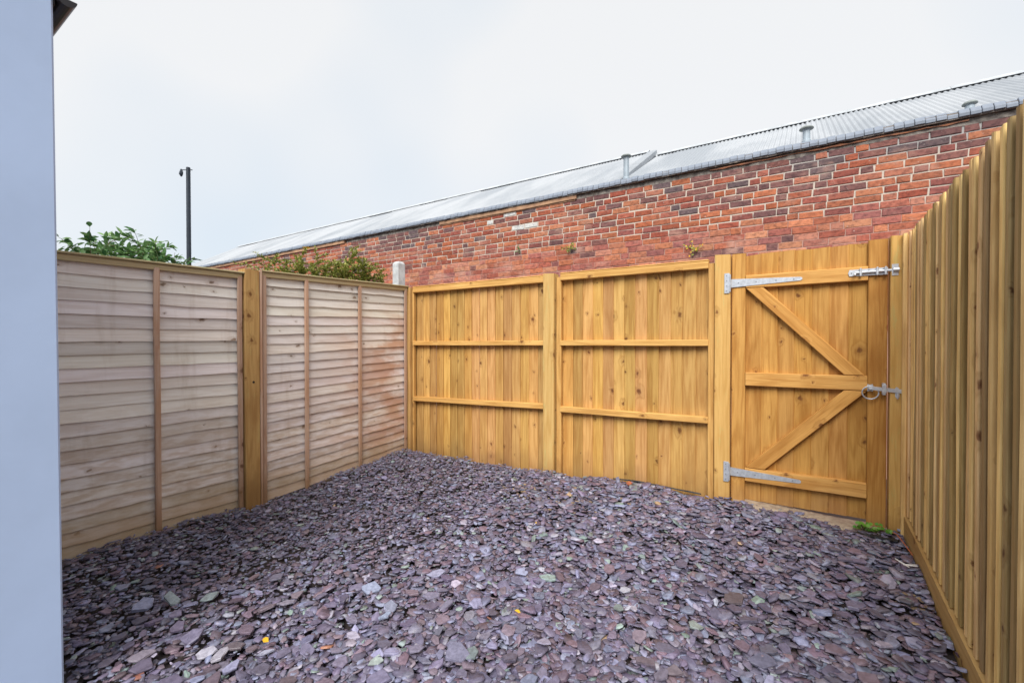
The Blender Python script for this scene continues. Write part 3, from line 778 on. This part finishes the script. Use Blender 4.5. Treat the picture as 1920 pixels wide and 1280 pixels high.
def chip_color(n):
    c = np.empty((n, 3)); u = rng.random(n)
    base = np.array([.142, .128, .190]); blue = np.array([.205, .216, .312]); red = np.array([.165, .122, .158]); grn = np.array([.22, .275, .265]); pale = np.array([.30, .29, .36]); tan = np.array([.40, .29, .18]); brk = np.array([.33, .15, .10])
    c[:] = base
    c[u > .45] = blue; c[u > .66] = red; c[u > .90] = pale; c[u > .968] = grn; c[u > .9992] = tan; c[u > .9997] = brk
    return c * rng.uniform(.65, 1.3, (n, 1)) * rng.uniform(.94, 1.06, (n, 3))
fx, fy = fwd.x, fwd.y
def scatter(n, layer_lo, layer_hi, size_mu):
    X = rng.uniform(-3.68, .525, n); Y = rng.uniform(-1.3, 3.56, n)
    D = X*fx + Y*fy
    ok = (D > .95) & ~((X < -2.25) & (Y < .48)) & (X*rgt.x + Y*rgt.y < 1.35*D) & (X*rgt.x + Y*rgt.y > -1.45*D)
    X, Y = X[ok], Y[ok]; n = len(X)
    fine = np.clip(1 - .42*sstep(-1.0, -2.8, X), .55, 1)
    S = np.exp(rng.normal(math.log(size_mu), .40, n)) * fine; S = np.minimum(S, .105)
    Z = gz(X, Y) + rng.uniform(layer_lo, layer_hi, n)
    Z = Z + .012*np.sin(X*13+1)*np.sin(Y*11)
    return X, Y, Z, S
def rots(n, tilt):
    yaw = rng.uniform(0, 2*math.pi, n); t = np.abs(rng.normal(0, tilt, n)); ax = rng.uniform(0, 2*math.pi, n)
    cy, sy = np.cos(yaw), np.sin(yaw); Rz = np.zeros((n,3,3)); Rz[:,0,0]=cy; Rz[:,0,1]=-sy; Rz[:,1,0]=sy; Rz[:,1,1]=cy; Rz[:,2,2]=1
    kx, ky = np.cos(ax), np.sin(ax); ct, st = np.cos(t), np.sin(t); K = np.zeros((n,3,3))
    K[:,0,0]=ct+kx*kx*(1-ct); K[:,0,1]=kx*ky*(1-ct); K[:,0,2]=ky*st; K[:,1,0]=kx*ky*(1-ct); K[:,1,1]=ct+ky*ky*(1-ct); K[:,1,2]=-kx*st; K[:,2,0]=-ky*st; K[:,2,1]=kx*st; K[:,2,2]=ct
    return K @ Rz
V, T, COL = [], [], []; nv = 0
for (cnt, lo, hi, mu, tilt) in ((17000, -.016, -.004, .058, .12), (20000, -.006, .012, .052, .22), (15000, .006, .022, .047, .28), (9000, .0, .022, .020, .5)):
    X, Y, Z, S = scatter(cnt, lo, hi, mu); Rm = rots(len(X), tilt); col = chip_color(len(X)); pi = rng.integers(0, NCH, len(X))
    sandy = (rng.random(len(X)) < .30*np.exp(-(((X+1.55)/.35)**2 + ((Y-3.05)/.16)**2)) + .25*np.exp(-(((X-.40)/.10)**2 + ((Y-2.75)/.12)**2))); S = np.where(sandy, np.minimum(S, .035), S); col[sandy] = np.array([.30,.22,.14])*rng.uniform(.7,1.2,(sandy.sum(),1))
    for k in range(NCH):
        m = pi == k; pv, pt = protos[k]
        if not m.any(): continue
        W = np.einsum('nij,vj->nvi', Rm[m]*S[m][:,None,None], pv) + np.stack([X[m],Y[m],Z[m]],-1)[:,None,:]
        c = W.shape[0]; npv = len(pv)
        V.append(W.reshape(-1,3)); T.append((pt[None]+ (nv + np.arange(c)*npv)[:,None,None]).reshape(-1,3)); COL.append(np.repeat(col[m], npv, 0)); nv += c*npv
V = np.concatenate(V).astype(np.float32); T = np.concatenate(T).astype(np.int32); COL = np.concatenate(COL)
V[:,0] = np.clip(V[:,0], -3.70, RX-.006); V[:,1] = np.minimum(V[:,1], FY+.012)
me = bpy.data.meshes.new('slate_chippings'); me.vertices.add(len(V)); me.vertices.foreach_set('co', V.ravel())
me.loops.add(T.size); me.loops.foreach_set('vertex_index', T.ravel()); me.polygons.add(len(T))
me.polygons.foreach_set('loop_start', np.arange(0, T.size, 3, dtype=np.int32)); me.polygons.foreach_set('loop_total', np.full(len(T), 3, np.int32))
me.update(calc_edges=True); me.materials.append(M_slatem); add_tint(me, COL)
ch = obj('slate_chippings', me, ground); ch['kind'] = 'stuff'
# the largest, nearest chippings as pieces of their own
cnt = 0; cols = chip_color(2000); cols = cols[(cols[:,0] < cols[:,2]*1.3)][:300]; RR = rots(300, .2); placed = []
while cnt < 300:
    D = rng.uniform(1.45, 2.5); t = rng.uniform(-.93, .98)
    X = (fx + rgt.x*t)*D; Y = (fy + rgt.y*t)*D
    if X > .45 or X < -3.5 or (X < -2.2 and Y < .55): continue
    if any((X-a)**2+(Y-b_)**2 < .055**2 for a, b_ in placed): continue
    placed.append((X, Y))
    s = math.exp(rng.normal(math.log(.074), .2))
    M = Matrix.Translation((X, Y, float(gz(X, Y)) + .020 + .012*math.sin(X*13+1)*math.sin(Y*11) + rng.uniform(0, .008))) @ Matrix(RR[cnt].tolist()).to_4x4() @ Matrix.Diagonal((s, s, s, 1))
    obj('slate_chip', chip_me[cnt % NCH], ground, M, tuple(cols[cnt])); cnt += 1

# ------------------------------------------------------------------ small things on the ground
lg = thing('door_sill', (.02, FY, .03), 'sandy concrete strip under the gate', 'sill')
v, f = [], []; n = 24
for i in range(n+1):
    xx = -.40 + .86*i/n; e = .018*noise.noise(Vector((xx*6, 1, 0))); z0 = float(gz(xx, FY))
    v += [(xx, FY-.115+e*1.6, z0-.03), (xx, FY-.075+e, z0+.016+e*.2), (xx, FY+.05, z0+.022), (xx, FY+.05, z0-.05)]
for i in range(n):
    for q in range(3): f.append((i*4+q, i*4+4+q, i*4+5+q, i*4+1+q))
MB().add(v, f).build('strip', M_ledge, lg)
def rag(x0, y0, x1, y1, label, wid=.05, seed=0):
    n = 16; v = []; f = []
    for i in range(n+1):
        q = i/n; xx = x0+(x1-x0)*q; yy = y0+(y1-y0)*q; zz = float(gz(xx, yy)); a = noise.noise(Vector((q*5, seed, 0)))
        v += [(xx, yy, zz+.012+.012*abs(a)), (xx+a*.01, yy-wid*(.55+.4*a), zz+.026+.010*a), (xx, yy-wid*(.6+.4*a)-.004, zz+.018+.010*a), (xx, yy, zz+.006)]
    for i in range(n):
        for k in range(4): f.append((i*4+k, i*4+(k+1)%4, i*4+4+(k+1)%4, i*4+4+k))
    f += [(3,2,1,0), tuple(n*4+q for q in range(4))]
    o = MB().add(v, f).build('weed_membrane', M_membrane, None, (x0, y0, float(gz(x0, y0))))
    return tag(o, label, 'membrane', 'bits of black weed membrane')
rag(-1.30, FY-.005, -.62, FY-.005, 'black membrane edge showing under the right board panel', .05, 2)
rag(.28, FY-.13, .49, FY-.16, 'black membrane patch beside the green weed at the gate foot', .10, 5)
def stone(x, y, s, mat, name, label, cat, seed):
    r = random.Random(seed); bm = bmesh.new(); bmesh.ops.create_icosphere(bm, subdivisions=2, radius=.5)
    for q in bm.verts:
        nn = 1 + .35*noise.noise(q.co*2.1 + Vector((seed, 0, 0))); q.co = Vector((q.co.x*nn, q.co.y*nn*.75, q.co.z*nn*.55))*s
    me = bpy.data.meshes.new(name); bm.to_mesh(me); bm.free(); me.materials.append(mat)
    o = obj(name, me, None, Matrix.Translation((x, y, float(gz(x, y))+.022+s*.2)) @ Matrix.Rotation(r.uniform(0,6), 4, 'Z'))
    return tag(o, label, cat)
M_bits = simple('brick_bit', (.48,.15,.07), .9, 0, .2, 40, .5, .003); M_tan = simple('tan_stone', (.48,.33,.20), .9, 0, .2, 40, .5, .003)
stone(-1.12, 3.44, .055, M_bits, 'brick_fragment', 'orange brick fragment by the foot of the right board panel', 'brick fragment', 3)
stone(-.83, 3.17, .050, M_tan, 'pebble', 'tan pebble on the slate near the hinge post', 'pebble', 9)
stone(-1.45, 3.05, .045, M_tan, 'pebble', 'tan pebble on the slate below the middle post', 'pebble', 12)
# orange wire and white twig at the right
pts = [(.47, 3.50, float(gz(.47,3.5))+.03), (.485, 3.42, float(gz(.485,3.42))+.045), (.505, 3.30, float(gz(.5,3.3))+.035), (.518, 3.2, float(gz(.52,3.2))+.03)]
tag(MB().tube(pts, .0028, 6).build('wire', M_wire, None, pts[0]), 'thin orange wire lying along the foot of the latch post', 'wire')
tb = Vector((.46, 3.02, float(gz(.46, 3.02))+.045))
mb = MB()
for dx, dy, dz in ((.05,.02,.004),(-.035,.03,.012),(.01,-.045,.008),(.045,-.03,.016)): mb.tube([tb, tb+Vector((dx,dy,dz))], [.005,.002], 6)
tag(mb.build('twig', M_white, None, tb), 'small forked white twig on the slate beside the right fence', 'twig')

# ------------------------------------------------------------------ plants
def leaves_mesh(name, P, Dn, Nn, S, mat, parent, base, wid=.45, fold=.2):
    """one leaf = 6 vertices folded along the midrib"""
    P, Dn, Nn, S = (np.asarray(q, float) for q in (P, Dn, Nn, S)); n = len(P)
    Dn /= np.linalg.norm(Dn, axis=1, keepdims=True); B = np.cross(Dn, Nn); B /= np.linalg.norm(B, axis=1, keepdims=True)+1e-9; U = np.cross(B, Dn)
    loc = np.array([(0,0,0),(.38,wid/2,fold*.3),(.38,-wid/2,fold*.3),(.75,wid*.33,fold*.15),(.75,-wid*.33,fold*.15),(1,0,-fold*.4),(.4,0,0),(.75,0,-.05)])
    W = P[:,None] + S[:,None,None]*(loc[None,:,0:1]*Dn[:,None] + loc[None,:,1:2]*B[:,None] + loc[None,:,2:3]*U[:,None])
    fl = [(0,6,1),(0,2,6),(1,6,7,3),(6,2,4,7),(3,7,5),(7,4,5)]
    F = [tuple(q+8*i for q in g) for i in range(n) for g in fl]
    o = wobj(name, W.reshape(-1,3).tolist(), F, mat, parent, base, True)
    t = rng.random(n)
    add_tint(o.data, np.repeat(np.stack([t,t,t],-1), 8, 0)); return o
def shrub(name, label, cat, base, tips, leaf, mat, per, zmin, wid=.45, wander=.05, r0=.008, twigs=3):
    base = Vector(base); o = thing(name, base, label, cat); st = MB(); P, Dn, Nn, S = [], [], [], []
    for tip in tips:
        tip = Vector(tip); b0 = base + Vector((random.gauss(0,.10), random.gauss(0,.18), 0))
        b0.y = base.y + (tip.y-base.y)*.6 + random.gauss(0,.05)
        pts = [b0.lerp(tip, q/6) + Vector((random.gauss(0,wander), random.gauss(0,wander), 0))*(1 if 0<q<6 else 0) for q in range(7)]
        st.tube(pts, [r0*(1-.12*q) for q in range(7)], 5)
        segs = [(pts, .02)]
        for tw in range(twigs):
            q = random.uniform(.84, .99); i = min(5, int(q*6)); a = pts[i].lerp(pts[i+1], q*6-i)
            e = a + Vector((random.gauss(0,.11), random.gauss(0,.11), random.uniform(.02,.14)))
            tp = [a, a.lerp(e, .5)+Vector((0,0,.01)), e]; st.tube(tp, [r0*.45, r0*.35, r0*.2], 4); segs.append((tp, 0))
        for sg, _ in segs:
            m = len(sg)-1; cntl = per if m > 3 else per//2
            for k in range(cntl):
                q = random.uniform(.0, 1) if m <= 3 else 1-random.random()**1.2*.26
                i = min(m-1, int(q*m)); p = sg[i].lerp(sg[i+1], q*m-i)
                if p.z < zmin: continue
                ax = (sg[i+1]-sg[i]).normalized(); d = (ax*random.uniform(.1,.9) + Vector((random.gauss(0,1),random.gauss(0,1),random.gauss(0,.5))).normalized()).normalized()
                nn = (Vector((0,0,1)) + Vector((random.gauss(0,.5),random.gauss(0,.5),random.gauss(0,.3)))).normalized()
                P.append(p); Dn.append(d); Nn.append(nn); S.append(leaf*random.uniform(.6,1.25))
    st.build('stems', M_stem, o, base)
    leaves_mesh('leaves', P, Dn, Nn, S, mat, o, base, wid); return o
def at(u, v, X):
    t = (u-960)/839; dx = -.541+.841*t; dy = .841+.541*t; D = X/dx; return Vector((X, dy*D, 1.2+(645-v)*D/839))
random.seed(15)
tips = []
for u, v in ((112,470),(150,455),(165,446),(190,440),(206,440),(225,458),(240,465),(258,462),(272,450),(285,452),(300,468),(312,478),(180,462),(212,472),(250,478),(290,480),(338,484),(330,470),(262,455),(300,460),(140,465),(160,478),(230,486),(320,492)):
    tips.append(at(u + random.gauss(0,4), v+5+random.gauss(0,2), -4.85 + random.gauss(0,.18)))
shrub('leafy_shrub', 'dark green leafy shrub above the left lap panel', 'shrub', (-4.85, 1.45, -.13), tips, .066, M_leafd, 24, 1.45, .46, .03, .005, 6)
tips = []
for u, v in ((500,490),(512,484),(540,488),(562,484),(570,474),(582,486),(596,478),(606,490),(618,494),(632,490),(645,484),(655,470),(662,462),(668,482),(684,490),(700,494),(712,502),(722,512),(590,500),(625,505),(650,498),(680,505),(610,512),(640,512),(560,505),(530,500),(697,510)):
    tips.append(at(u + random.gauss(0,3), v+2+random.gauss(0,2), -4.55 + random.gauss(0,.12)))
shrub('wispy_bush', 'wispy yellow-green bush behind the stained lap panel', 'bush', (-4.55, 3.2, -.13), tips, .034, M_leafb, 80, 1.6, .45, .03, .005, 10)
fl = at(575, 467, -4.55)
fo = thing('flower', fl, 'single orange-yellow flower at the top of the wispy bush', 'flower')
MB().tube([fl-Vector((0,0,.22)), fl-Vector((.01,0,.1)), fl], .003, 5).build('stem', M_stem, fo)
P = [fl]*7; Dn = [(math.cos(k*.9), math.sin(k*.9), .45) for k in range(7)]; leaves_mesh('petals', P, Dn, [(0,0,1)]*7, [.05]*7, M_yleaf, fo, fl, .8)
def weed(u, v, label, n, s, mat, parent_y=BY-.012, yellow=0, spread=.05):
    t = (u-960)/839; dx = -.541+.841*t; dy = .841+.541*t; D = parent_y/dy
    b = Vector((dx*D, parent_y, 1.2+(645-v)*D/839))
    o = thing('wall_weed', b, label, 'weed', 'weeds rooted in the brick wall')
    st = MB(); P, Dn, Nn, S = [], [], [], []; YP, YD = [], []
    for k in range(n):
        e = b + Vector((random.gauss(0,spread), -abs(random.gauss(.03,.02)), random.gauss(0,spread*1.2)))
        st.tube([b, b.lerp(e,.5)-Vector((0,.01,0)), e], [.002,.0018,.001], 4)
        for q in (.5,.75,1.0,1.0):
            d = Vector((random.gauss(0,1), -abs(random.gauss(.4,.4)), random.gauss(0,1)))
            if yellow and random.random() < yellow: YP.append(b.lerp(e,q)); YD.append(d)
            else: P.append(b.lerp(e,q)); Dn.append(d); Nn.append((random.gauss(0,.3),-1,random.gauss(.4,.3))); S.append(s*random.uniform(.7,1.3))
    st.build('stems', M_stem, o, b)
    leaves_mesh('leaves', P, Dn, Nn, S, mat, o, b, .6)
    if YP: leaves_mesh('yellow_leaves', YP, YD, [(0,-1,.3)]*len(YP), [s*.9]*len(YP), M_yleaf, o, b, .6)
weed(973, 467, 'small dark weed tuft in the brick wall, leftmost of three', 7, .022, M_leafd, spread=.025)
weed(1070, 468, 'bright green weed in the brick wall above the right board panel', 10, .030, M_leafb, spread=.045)
weed(1300, 466, 'weed with yellow leaves in the brick wall beside the hinge post', 9, .030, M_leafb, yellow=.45, spread=.045)
gb = Vector((.345, FY-.085, float(gz(.345, FY-.08))+.0))
gw = thing('ground_weed', gb, 'bright green round-leaved weed at the foot of the gate', 'weed')
st = MB(); P, Dn, Nn, S = [], [], [], []
for k in range(13):
    e = gb + Vector((random.uniform(-.045,.075), random.uniform(-.05,.02), random.uniform(.025,.085) if k < 7 else random.uniform(.02,.04)))
    if k >= 8: e.x += .05
    st.tube([gb, gb.lerp(e,.6)+Vector((0,0,.01)), e], .0016, 5); P.append(e); a = random.uniform(0,6.28)
    for q in range(3):
        P.append(e); 
        Dn.append((math.cos(a+q*2.1), math.sin(a+q*2.1), .1)); Nn.append((-.1,-.8,.7)); S.append(random.uniform(.019,.028))
    P.pop(-4)
st.build('stems', M_stem, gw, gb)
leaves_mesh('leaves', P, Dn, Nn, S, M_weed, gw, gb, .95, .1)

# ------------------------------------------------------------------ utility pole far left
pb = Vector((-12.62, 4.96, -.13))
pl = thing('utility_pole', pb, 'tall thin dark pole with a small bracket beyond the left fence', 'pole')
zt = 1.2 + 329*11/839
MB().lathe([(.055, -.13), (.046, zt), (.040, zt+.01)], (pb.x, pb.y, 0), 12).build('shaft', M_pole, pl)
la_ = Vector((-rgt.x, -rgt.y, 0))
top = Vector((pb.x, pb.y, zt-.05))
br = MB().tube([top - la_*.10, top + la_*.17], .011, 6).build('bracket', M_pole, pl)
e = top + la_*.17
MB().tube([e+Vector((0,0,.02)), e+Vector((0,0,-.05)), e+la_*.01+Vector((0,0,-.10)), e+la_*.0+Vector((0,0,-.16))], [.018,.04,.045,.015], 8).build('insulator', M_pole, pl)

# ------------------------------------------------------------------ fallen leaves
for u, v, lab, sz in ((976, 1155, 'small orange leaf lying on the slate in the middle foreground', .030), (500, 1203, 'curled yellow-brown leaf on the slate in the left foreground', .038), (1004, 996, 'tiny orange leaf on the slate towards the middle post', .022)):
    t = (u-960)/839; D = 839*1.25/(v-645); p = Vector(((-.541+.841*t)*D, (.841+.541*t)*D, 0)); p.z = float(gz(p.x, p.y)) + .042
    lf = leaves_mesh('fallen_leaf', [p], [(random.gauss(0,1), random.gauss(0,1), .25)], [(-.2,-.5,1)], [sz], M_yleaf, None, p, .6, .3)
    tag(lf, lab, 'leaf', 'fallen leaves on the slate')
